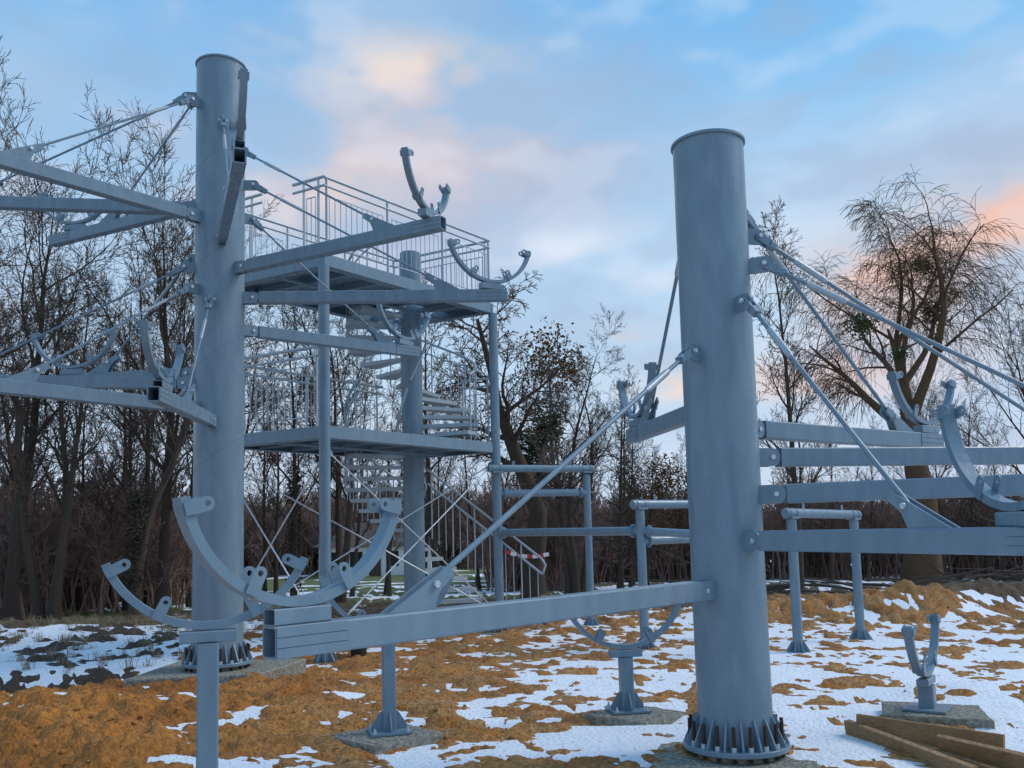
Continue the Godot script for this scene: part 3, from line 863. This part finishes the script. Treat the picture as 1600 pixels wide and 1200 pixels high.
# ---------------------------------------------------------------- everything
func _ready() -> void:
	# camera: eye 1.6 m above the sand, pitched up a little, lens shifted upwards
	var cam := Camera3D.new()
	cam.name = "camera"
	var near := 0.1
	cam.set_frustum(1200.0 / 1375.0 * near, Vector2(0, 100.0 / 1375.0 * near), near, 2000.0)
	cam.position = Vector3(0, 1.6, 0)
	cam.basis = Basis(Vector3.RIGHT, deg_to_rad(5.4)) * Basis(Vector3.BACK, -0.0253)
	add_child(cam)
	cam.current = true
	var env := Environment.new()
	env.background_mode = Environment.BG_SKY
	env.sky = Sky.new()
	var ps := PanoramaSkyMaterial.new()
	ps.panorama = sky_panorama()
	env.sky.sky_material = ps
	env.tonemap_mode = Environment.TONE_MAPPER_LINEAR
	env.tonemap_exposure = 1.14
	env.sdfgi_enabled = true; env.ssao_enabled = true; env.ssil_enabled = true
	var we := WorldEnvironment.new()
	we.environment = env
	add_child(we)
	var sun := DirectionalLight3D.new()
	sun.name = "sun"
	sun.light_energy = 0.5
	sun.light_angular_distance = 22.0
	sun.light_color = Color(1.0, 0.97, 0.93)
	sun.shadow_enabled = true
	add_child(sun)
	sun.look_at_from_position(Vector3(7.0, 7.0, -1.5), Vector3.ZERO)
	print("sky ", Time.get_ticks_msec())
	# materials
	mat("steel", lin(0.15, 0.228, 0.29), lin(0.188, 0.27, 0.335), 0.012, 0.6, 0.34, 0.0)
	M.steel.uv1_scale = Vector3(1.3, 0.3, 1.3)
	M.steel.roughness = 1.0
	M.steel.roughness_texture = ramp_tex(noise(64, 0.02, 4), [Color(0.24, 0.24, 0.24), Color(0.44, 0.44, 0.44)], [0.3, 0.7])
	mat("zinc", lin(0.52, 0.57, 0.62), lin(0.62, 0.66, 0.7), 0.05, 4.0, 0.35, 0.45)
	mat("galvanised", lin(0.34, 0.4, 0.44), lin(0.46, 0.51, 0.545), 0.03, 3.0, 0.4, 0.25)
	mat("rust", lin(0.035, 0.02, 0.016), lin(0.075, 0.04, 0.028), 0.06, 6.0, 0.7, 0.2)
	mat("dark", lin(0.012, 0.013, 0.016), lin(0.025, 0.025, 0.03), 0.05, 2.0, 0.6)
	mat("concrete", lin(0.15, 0.14, 0.11), lin(0.36, 0.34, 0.28), 0.03, 1.3, 0.9, 0.0, 1.0)
	mat("willow_bark", lin(0.10, 0.055, 0.028), lin(0.2, 0.115, 0.06), 0.05, 1.2, 0.95, 0.0, 2.0)
	mat("bark", lin(0.05, 0.036, 0.027), lin(0.12, 0.085, 0.06), 0.05, 1.2, 0.95, 0.0, 2.0)
	mat("twig", lin(0.065, 0.045, 0.034), lin(0.13, 0.088, 0.064), 0.02, 1.0, 0.9)
	mat("scrub", lin(0.2, 0.125, 0.1), lin(0.3, 0.19, 0.155), 0.02, 0.4, 0.95)
	mat("ivy", lin(0.02, 0.035, 0.012), lin(0.05, 0.065, 0.02), 0.03, 1.0, 0.7)
	mat("ivy_brown", lin(0.025, 0.022, 0.014), lin(0.06, 0.05, 0.026), 0.03, 1.0, 0.8)
	mat("mistletoe", lin(0.035, 0.045, 0.015), lin(0.08, 0.085, 0.03), 0.03, 1.0, 0.8)
	mat("dead_leaf", lin(0.085, 0.035, 0.014), lin(0.18, 0.09, 0.032), 0.03, 1.0, 0.85)
	mat("clod", lin(0.3, 0.12, 0.03), lin(0.5, 0.25, 0.08), 0.03, 1.0, 0.95)
	mat("wood", lin(0.24, 0.13, 0.055), lin(0.42, 0.26, 0.125), 0.03, 2.2, 0.75, 0.0, 0.5)
	M.wood.uv1_scale = Vector3(2.0, 9.0, 0.8)
	mat("plaster", lin(0.74, 0.74, 0.72), lin(0.82, 0.82, 0.8), 0.02, 0.5, 0.9)
	mat("roof", lin(0.07, 0.045, 0.038), lin(0.11, 0.075, 0.06), 0.03, 0.8, 0.9)
	mat("glass_dark", lin(0.02, 0.025, 0.03), lin(0.03, 0.035, 0.04), 0.02, 0.5, 0.15)
	mat("grass", lin(0.2, 0.15, 0.085), lin(0.33, 0.26, 0.15), 0.03, 1.0, 0.9)
	mat("tape_white", lin(0.75, 0.75, 0.75), lin(0.8, 0.8, 0.8), 0.02, 1.0, 0.6)
	mat("tape_red", lin(0.5, 0.03, 0.03), lin(0.6, 0.05, 0.04), 0.02, 1.0, 0.6)
	build_ground()
	print("ground ", Time.get_ticks_msec())
	build_columns()
	build_tower()
	build_frames()
	build_posts()
	print("steel ", Time.get_ticks_msec())
	build_trees()
	build_small()
	print("done ", Time.get_ticks_msec())

func build_columns() -> void:
	var R := Vector3(1.43, 0.15, -5.97)
	var t := column_thing("near grey steel column with radiating beams on the right, shorter one", R, 4.265, 0.243, false)
	# y, azimuth, length, gusset, cradle at, cradle azimuth, radius, half angle
	for a in [[2.44, 99.0, 2.1, 1.6, 1.9, 99.0, 0.48, 79.0], [2.27, 35.0, 2.72, 2.15, 2.55, 37.0, 0.48, 79.0], [2.06, 12.0, 3.5, 2.8, 3.35, 12.0, 0.48, 79.0], [1.80, -23.0, 3.1, 2.55, 2.9, -23.0, 0.48, 79.0], [1.50, -68.0, 2.5, 1.68, 2.2, -89.0, 0.56, 86.0], [1.19, -134.0, 3.45, 2.72, 3.32, -134.0, 0.48, 80.0]]:
		arm(t, R, 0.243, a[0], a[1], a[2], 1.56, a[3], a[4], a[5], a[6], a[7])
	var L := Vector3(-3.08, 0.32, -9.20)
	t = column_thing("far grey steel column with many radiating beams, the taller one beside the tower", L, 6.74, 0.254, true)
	for a in [[5.24, 154.0, 2.7, 1.7, 2.3, 170.0], [5.13, -171.0, 3.15, 2.4, 3.0, -171.0], [4.98, -129.0, 3.1, 2.05, 2.95, -129.0], [4.72, -68.0, 2.43, 1.3, 2.3, -68.0], [4.44, -28.0, 2.83, 2.15, 2.66, 72.0], [4.15, 3.0, 3.07, 2.4, 2.9, 30.0], [3.84, 39.0, 2.5, 2.0, 2.3, 58.0], [3.55, 105.0, 2.3, 1.6, 2.1, 105.0], [3.36, 169.0, 2.05, 1.4, 1.75, 172.0], [3.23, -168.0, 3.1, 2.4, 2.95, -168.0], [2.95, -127.0, 3.05, 1.98, 2.9, -127.0], [2.80, -86.0, 2.05, 1.2, 1.82, -86.0]]:
		arm(t, L, 0.254, a[0], a[1], a[2], 1.25, a[3], a[4], a[5])
	slab("pale concrete footing under the near thick column", [[0.82, -5.72], [1.62, -5.1], [2.12, -5.72], [2.0, -6.6], [1.1, -6.7]], 0.11, 0.26)
	slab("dark-edged concrete footing under the taller far column", [[-3.78, -8.6], [-2.5, -8.72], [-2.3, -9.75], [-3.7, -9.8]], 0.28, 0.24)

func build_tower() -> void:
	var F := Vector3(-2.45, 0.02, -11.5)
	var e1 := Vector3(0.608, 0, -0.794).normalized(); var e2 := Vector3(-0.872, 0, -0.49).normalized()
	var l1 := 3.55; var l2 := 1.95
	var t := thing("stair_tower", "grey steel stair tower with two railed decks and a spiral stair", "tower", F)
	var C := [F, F + e1 * l1, F + e1 * l1 + e2 * l2, F + e2 * l2]
	for i in 4:
		var c: Vector3 = C[i]
		var o: Vector3 = ((C[0] + C[2]) * 0.5 - c).normalized() * -0.03
		c += o
		if i != 2: tower_post(t, Vector3(c.x, -0.02, c.z), 5.2, 0.074)   # the stair column carries the fourth corner
	for y in [5.37, 3.05]:
		deck(t, Vector3(F.x, y, F.z), e1, l1, e2, l2)
	var U := Vector3(F.x, 5.37, F.z)
	railing(t, U, U + e1 * l1, 0.0, 0.0)
	railing(t, U + e2 * 0.06, U + e2 * 0.4, 0.06, 0.16)
	railing(t, U + e2 * 1.3, U + e2 * (l2 - 0.06), 0.16, 0.06)
	railing(t, U + e2 * l2, U + e1 * l1 + e2 * l2, 0.0, 0.0)
	railing(t, U + e1 * l1 + e2 * 0.06, U + e1 * l1 + e2 * (l2 - 0.06), 0.06, 0.06)
	var D := Vector3(F.x, 3.05, F.z)
	railing(t, D + e2 * 0.1, D + e2 * (l2 - 0.06), 0.1, 0.06)
	railing(t, D + e2 * l2, D + e1 * 3.1 + e2 * l2, 0.0, 0.1)
	railing(t, D + e1 * l1 + e2 * 0.06, D + e1 * l1 + e2 * 0.62, 0.06, 0.0)
	# spiral stair
	var c := Vector3(-1.63, -0.02, -14.41)
	var m := MB.new()
	m.lathe(c, [Vector2(0.172, 0.0), Vector2(0.172, 6.3), Vector2(0.165, 6.31), Vector2(0.0, 6.312)], 40)
	part(m, "stair_column", M.steel, t)
	spiral(t, c, 0.0, 3.05, -10.0, 13.5, 0.16, 1.12, 84.0)
	spiral(t, c, 3.05, 5.37, -28.0, 20.0, 0.16, 1.08)
	# two lengths of inner handrail that wind round the front of the stair column
	for q in [[212.0, 262.0, 3.25, 3.95], [272.0, 332.0, 4.08, 4.75]]:
		var pts := PackedVector3Array(); var rr := PackedFloat32Array()
		for i in 13:
			var u := i / 12.0
			pts.append(Vector3(c.x, lerpf(q[2], q[3], u), c.z) + polar(lerpf(q[0], q[1], u)) * 0.3); rr.append(0.02)
		m = MB.new()
		m.tube(pts, rr, 8, true)
		part(m, "inner_handrail", M.galvanised, t)
	# railing of the stair foot running out to the right
	var a := c + Vector3(0.15, 2.72, -0.9); var b := c + Vector3(2.05, 1.18, 0.45)
	for k in [0.0, 0.24]:
		m = MB.new()
		m.rod(a - Vector3(0, k, 0), b - Vector3(0, k, 0), 0.02, 8)
		part(m, "foot_handrail", M.galvanised, t)
	for i in 15:
		var p := a.lerp(b, (i + 0.5) / 15.0)
		m = MB.new()
		m.rod(Vector3(p.x, maxf(p.y - 1.15, 0.0), p.z), p - Vector3(0, 0.25 if i % 3 else 0.0, 0), 0.012 if i % 3 == 0 else 0.008, 6)
		part(m, "baluster", M.galvanised, t)
	m = MB.new()
	m.tube(PackedVector3Array([b, b + Vector3(0.06, -0.1, 0.02), b + Vector3(0.03, -0.2, 0.01), b - Vector3(0, 0.24, 0)]), PackedFloat32Array([0.02, 0.02, 0.02, 0.02]), 8)
	part(m, "foot_handrail", M.galvanised, t)
	# crossed brace rods in the four bays below the lower deck
	for i in [[0, 1], [3, 0], [3, 1]]:
		var p: Vector3 = C[i[0]]; var q: Vector3 = C[i[1]]
		var off := (q - p).cross(Vector3.UP).normalized()
		for k in 2:
			var s: Vector3 = (p if k == 0 else q) + off * (0.015 - 0.03 * k); var e: Vector3 = (q if k == 0 else p) + off * (0.015 - 0.03 * k)
			var p1 := Vector3(s.x, 2.72, s.z); var p2 := Vector3(e.x, 0.3, e.z)
			m = MB.new()
			m.rod(p1, p2, 0.011, 8)
			var ro := part(m, "brace_rod", M.zinc, t)
			var dd := (p2 - p1).normalized()
			m = MB.new()
			m.rod(p1.lerp(p2, 0.83), p1.lerp(p2, 0.83) + dd * 0.22, 0.019, 8)
			part(m, "turnbuckle", M.zinc, ro)
			m = MB.new()
			m.lug(p1 + dd * 0.07, dd, dd.cross(off).normalized(), 0.1, 0.05, 0.012, 0.008)
			part(m, "brace_plate", M.steel, ro)

func pipe_post(t: Node3D, at: Vector3, top: float, r := 0.062) -> void:
	var m := MB.new()
	m.lathe(at, [Vector2(r, 0.0), Vector2(r, top - at.y), Vector2(0, top - at.y + 0.001)], 24)
	var o := part(m, "post", M.steel, t)
	base_cone(o, at, r)

func cross_pipe(t: Node3D, a: Vector3, b: Vector3, over: float, flange: bool, saddle: bool, r := 0.06) -> void:
	var d := (b - a).normalized()
	var m := MB.new()
	m.tube(PackedVector3Array([a - d * over, a - d * (over - 0.01), b + d * (over - 0.01), b + d * over]), PackedFloat32Array([r * 0.9, r, r, r * 0.9]), 20, true)
	var o := part(m, "cross_pipe", M.steel, t)
	for p in [a, b]:
		m = MB.new()
		var sgn: float = 1.0 if p == a else -1.0
		if flange:
			m.rod(p + d * sgn * 0.1, p + d * sgn * 0.118, r * 1.55, 20)
			m.rod(p + d * sgn * 0.122, p + d * sgn * 0.14, r * 1.55, 20)
			part(m, "flange", M.steel, o)
		if saddle:
			m.rod(p - d * 0.09, p - d * 0.055, r * 1.12, 20)
			m.rod(p + d * 0.055, p + d * 0.09, r * 1.12, 20)
			m.box(p - Vector3(0, r * 0.95, 0), Vector3(0.16, 0.03, 0.14), Basis(d, Vector3.UP, d.cross(Vector3.UP)))
			part(m, "clamp", M.steel, o)
			m = MB.new()
			m.lug(p + d * sgn * 0.3 + Vector3(0, r + 0.045, 0), Vector3.UP, d, 0.06, 0.025, 0.01, 0.009)
			part(m, "lug", M.steel, o)

func build_frames() -> void:
	var base := Vector3(1.25, -0.03, -14.9)
	var t := thing("pipe_frame", "grey pipe frame bolted to the stair tower, with one outer post", "pipe frame", base)
	var Rp := Vector3(-0.26, 0, -14.36)
	pipe_post(t, base, 2.52)
	cross_pipe(t, Vector3(Rp.x, 2.62, Rp.z + 0.11), Vector3(base.x, 2.62, base.z + 0.02), 0.14, false, true)
	cross_pipe(t, Vector3(Rp.x, 2.22, Rp.z), Vector3(base.x, 2.22, base.z), 0.0, true, false)
	base = Vector3(1.71, -0.02, -11.95)
	t = thing("pipe_frame", "grey pipe frame of two posts standing behind the near column", "pipe frame", base)
	var o2 := Vector3(2.8, -0.02, -12.75)
	pipe_post(t, base, 1.84); pipe_post(t, o2, 1.84)
	cross_pipe(t, Vector3(base.x, 1.92, base.z), Vector3(o2.x, 1.92, o2.z), 0.14, false, true)
	cross_pipe(t, Vector3(base.x, 1.43, base.z), Vector3(o2.x, 1.43, o2.z), 0.0, true, false)
	cross_pipe(t, Vector3(Rp.x, 1.58, Rp.z), Vector3(base.x, 1.56, base.z), 0.0, true, false)
	cross_pipe(t, Vector3(base.x, 1.56, base.z), Vector3(3.51, 1.4, -11.18), 0.0, true, false, 0.055)
	base = Vector3(3.51, -0.01, -11.18)
	t = thing("pipe_frame", "grey low pipe frame of two posts on snow right of the near column", "pipe frame", base)
	o2 = Vector3(4.7, -0.01, -12.23)
	pipe_post(t, base, 1.66); pipe_post(t, o2, 1.64)
	cross_pipe(t, Vector3(base.x, 1.74, base.z), Vector3(o2.x, 1.71, o2.z), 0.14, false, true)

func build_posts() -> void:
	cradle_post("tall post with half-ring cradle rising in front of the far column's base", Vector3(-1.50, 0.08, -4.34), 1.10, 20.0, 0.1, 68.0)
	cradle_post("short post with half-ring cradle under the near column's long beam", Vector3(-0.96, 0.15, -6.67), 0.82, 16.0, 0.094)
	cradle_post("short post with half-ring cradle on a slab left of the near column's base", Vector3(0.87, 0.15, -7.21), 0.57, 10.0, 0.1)
	cradle_post("very short post with steep cradle behind the timber boards", Vector3(3.10, 0.18, -6.83), 0.36, 54.0, 0.11)
	slab("thin cracked footing of the post under the long beam", [[-1.42, -6.62], [-1.0, -6.24], [-0.56, -6.62], [-0.92, -7.0]], 0.145, 0.13)
	slab("tilted footing of the half-ring post beside the near column", [[0.5, -7.12], [0.95, -6.78], [1.32, -7.12], [0.9, -7.55]], 0.145, 0.13)
	slab("footing behind the timber boards, partly snowed over", [[2.72, -6.72], [3.38, -6.42], [3.55, -6.95], [2.9, -7.2]], 0.175, 0.2)
	slab("footing under a pipe frame post seen beside the half-ring cradle", [[1.2, -11.8], [1.6, -11.45], [2.2, -11.7], [2.0, -12.3], [1.4, -12.3]], 0.0, 0.1)
	slab("long footing in front of the stair tower's right post", [[-0.75, -14.2], [-0.1, -13.9], [0.3, -14.3], [-0.2, -14.8]], 0.0, 0.08)

func build_small() -> void:
	# timber boards
	var bw := [[[2.36, 0.2, -6.3], [3.03, 0.185, -5.66], 0.14, 0.04, -0.12], [[2.33, 0.155, -6.4], [2.58, 0.15, -5.15], 0.11, 0.05, 0.1], [[2.70, 0.17, -5.82], [3.12, 0.16, -5.05], 0.12, 0.045, 0.25], [[2.42, 0.115, -5.9], [2.75, 0.115, -5.2], 0.13, 0.03, 1.45], [[2.62, 0.12, -6.15], [2.85, 0.11, -5.3], 0.10, 0.035, 1.4], [[2.3, 0.11, -5.75], [2.62, 0.125, -5.5], 0.07, 0.022, 1.35], [[2.34, 0.105, -5.6], [2.7, 0.115, -5.36], 0.06, 0.02, 1.5]]
	var lab := ["wide timber board standing on edge before the footing", "timber board slanting from under the wide board's end", "thick timber board lying across the pile's right end", "flat timber board lowest in the pile on the snow", "timber board crossing beneath the others", "thin slat poking out from under the slanting board", "thin slat lying outermost on the sand beside the boards"]
	for i in bw.size():
		var q: Array = bw[i]
		var a := Vector3(q[0][0], q[0][1], q[0][2]); var b := Vector3(q[1][0], q[1][1], q[1][2])
		var m := MB.new()
		m.beam(a, b, q[3], q[2], 0.004, 0.0, Vector3.UP.rotated((b - a).normalized(), q[4]))
		var o := solo(m, "timber_board", M.wood, a.lerp(b, 0.5) - Vector3(0, 0.03, 0))
		tag(o, lab[i], "board", "timber boards by the footing")
	# house beyond the lawn
	var hb := Vector3(-11.2, base_h(-11.2, -74.0), -74.0)
	var t := thing("house", "white single-storey house with dark hipped roof beyond the lawn", "house", hb)
	var m := MB.new()
	m.box(hb + Vector3(0, 1.15, 0), Vector3(9.0, 2.5, 6.0))
	part(m, "wall", M.plaster, t)
	m = MB.new()
	var e0 := hb + Vector3(0, 2.4, 0)
	var rp := [e0 + Vector3(-4.9, 0, 3.4), e0 + Vector3(4.9, 0, 3.4), e0 + Vector3(4.9, 0, -3.4), e0 + Vector3(-4.9, 0, -3.4), e0 + Vector3(-2.4, 1.9, 0), e0 + Vector3(2.4, 1.9, 0)]
	m.quad(rp[0], rp[1], rp[5], rp[4], Vector3(0, 1, 1)); m.quad(rp[2], rp[3], rp[4], rp[5], Vector3(0, 1, -1))
	m.tri(rp[1], rp[2], rp[5], Vector3(0.7, 0.7, 0)); m.tri(rp[3], rp[0], rp[4], Vector3(-0.7, 0.7, 0)); m.quad(rp[0], rp[1], rp[2], rp[3], Vector3.DOWN)
	part(m, "roof", M.roof, t)
	for x in [-3.4, -1.5, 1.4, 3.3]:
		m = MB.new()
		m.box(hb + Vector3(x, 1.35, 3.0), Vector3(1.0, 1.2, 0.06))
		part(m, "window", M.glass_dark, t)
	m = MB.new()
	m.box(hb + Vector3(0.0, 1.0, 3.0), Vector3(0.95, 2.0, 0.08))
	part(m, "door", M.roof, t)
	# black pots beside the tower's foot
	for q in [[-2.08, -11.75, "black bucket next to the tower's front post"], [0.42, -15.2, "black bucket right of the tower beside the pipe frame"]]:
		m = MB.new()
		var p := Vector3(q[0], ground_h(q[0], q[1]) - 0.01, q[1])
		m.lathe(p, [Vector2(0.0, 0.0), Vector2(0.1, 0.0), Vector2(0.125, 0.26), Vector2(0.135, 0.262), Vector2(0.135, 0.285), Vector2(0.12, 0.285), Vector2(0.09, 0.02), Vector2(0.0, 0.02)], 24)
		tag(solo(m, "bucket", M.dark, p), q[2], "bucket")
	# barrier tape at the stair foot
	var ta := Vector3(-0.15, 1.28, -14.2); var tb := Vector3(0.55, 1.22, -14.25)
	t = thing("barrier_tape", "red and white barrier tape tied at the stair foot", "tape", ta)
	for i in 8:
		m = MB.new()
		var u0 := i / 8.0; var u1 := (i + 1) / 8.0
		var a := ta.lerp(tb, u0) - Vector3(0, sin(u0 * PI) * 0.06, 0); var b := ta.lerp(tb, u1) - Vector3(0, sin(u1 * PI) * 0.06, 0)
		m.beam(a, b, 0.004, 0.06, 0.001)
		part(m, "stripe", M.tape_red if i % 2 == 0 else M.tape_white, t)
	# brushwood heap behind the sand heaps
	rng.seed = 41
	for i in 46:
		var x := rng.randf_range(4.5, 14.5); var z := -19.2 + rng.randfn(0, 0.7) - absf(x - 9.0) * 0.05
		var l := rng.randf_range(0.8, 3.2); var an := rng.randf_range(-28.0, 28.0) + (180.0 if rng.randf() < 0.5 else 0.0)
		var p := Vector3(x, base_h(x, z) + rng.randf_range(0.03, 0.4), z)
		var d := (polar(an) + Vector3(0, rng.randf_range(-0.06, 0.22 if i % 6 else 0.8), 0)).normalized()
		var pts := PackedVector3Array(); var rr := PackedFloat32Array()
		var r0 := rng.randf_range(0.015, 0.055)
		for k in 6:
			pts.append(p); rr.append(r0 * (1.0 - k * 0.13))
			d = (d + Vector3(rng.randfn(0, 0.13), rng.randfn(0, 0.07), rng.randfn(0, 0.13))).normalized()
			p += d * l / 5.0
		m = MB.new()
		m.tube(pts, rr, 6, true)
		var o := solo(m, "cut_branch", M.bark, pts[0])
		tag(o, "cut branch lying in the brushwood behind the sand heaps", "branch", "brushwood behind the sand heaps")
	# clods and pebbles
	var cl := MB.new()
	var oct := [Vector3.UP, Vector3.DOWN]
	var ring := PackedVector3Array()
	for i in 6: ring.append(Vector3(cos(i * TAU / 6.0), rng.randf_range(-0.25, 0.25), sin(i * TAU / 6.0)) * rng.randf_range(0.75, 1.2))
	for i in 6:
		for q in oct:
			var a: Vector3 = q * 0.7; var b := ring[i]; var c := ring[(i + 1) % 6]
			cl.tri(a, b, c, (a + b + c).normalized())
	var clod := cl.mesh()
	var cm := MultiMesh.new()
	cm.transform_format = MultiMesh.TRANSFORM_3D
	cm.mesh = clod
	cm.instance_count = 6000
	for k in 6000:
		var an := deg_to_rad(rng.randf_range(-38.0, 38.0)); var r := 3.2 * pow(5.5, rng.randf())
		var x := sin(an) * r; var z := -cos(an) * r
		var sc := 0.007 + 0.02 * pow(rng.randf(), 3.0)
		if snow_cover(x, z) > 0.6: sc *= 0.6
		cm.set_instance_transform(k, Transform3D(Basis.from_euler(Vector3(rng.randfn(0, 0.4), rng.randf() * TAU, rng.randfn(0, 0.4))).scaled(Vector3(sc, sc * 0.8, sc * rng.randf_range(0.7, 1.4))), Vector3(x, ground_h(x, z) + sc * 0.3, z)))
	var ci := MultiMeshInstance3D.new()
	ci.name = "sand_clods"; ci.multimesh = cm; ci.material_override = M.clod
	add_child(ci)
	ci.set_meta("kind", "stuff")
	tag(ci, "loose clods of orange sand scattered over the site", "clods")
	# dry grass on the snowy bank at the left
	var g := MB.new()
	for i in 22:
		var an := rng.randf() * TAU; var l := rng.randf_range(0.12, 0.34); var b := Vector3(rng.randfn(0, 0.05), 0, rng.randfn(0, 0.05))
		var d := Vector3(cos(an), 0, sin(an)); var w := Vector3(-d.z, 0, d.x) * 0.004
		var q1 := b + d * l * 0.25 + Vector3(0, l * 0.6, 0); var q2 := b + d * l * 0.7 + Vector3(0, l * 0.75, 0)
		g.quad(b - w, b + w, q1 + w, q1 - w, Vector3.UP); g.tri(q1 - w, q1 + w, q2, Vector3.UP)
	var gm := g.mesh()
	var mm := MultiMesh.new()
	mm.transform_format = MultiMesh.TRANSFORM_3D
	mm.mesh = gm
	mm.instance_count = 1500
	for k in 1500:
		var x := rng.randf_range(-13.0, -4.2); var z := rng.randf_range(-19.5, -11.2)
		if k > 1000:
			x = rng.randf_range(-5.0, 15.0); z = rng.randf_range(-24.0, -17.8)
		mm.set_instance_transform(k, Transform3D(Basis(Vector3.UP, rng.randf() * TAU).scaled(Vector3.ONE * rng.randf_range(0.3, 0.8)), Vector3(x, ground_h(x, z) - 0.01, z)))
	var mi := MultiMeshInstance3D.new()
	mi.name = "dry_grass"; mi.multimesh = mm; mi.material_override = M.grass
	add_child(mi)
	mi.set_meta("kind", "stuff")
	tag(mi, "dry brown grass tufts sticking out of the snowy bank", "grass")
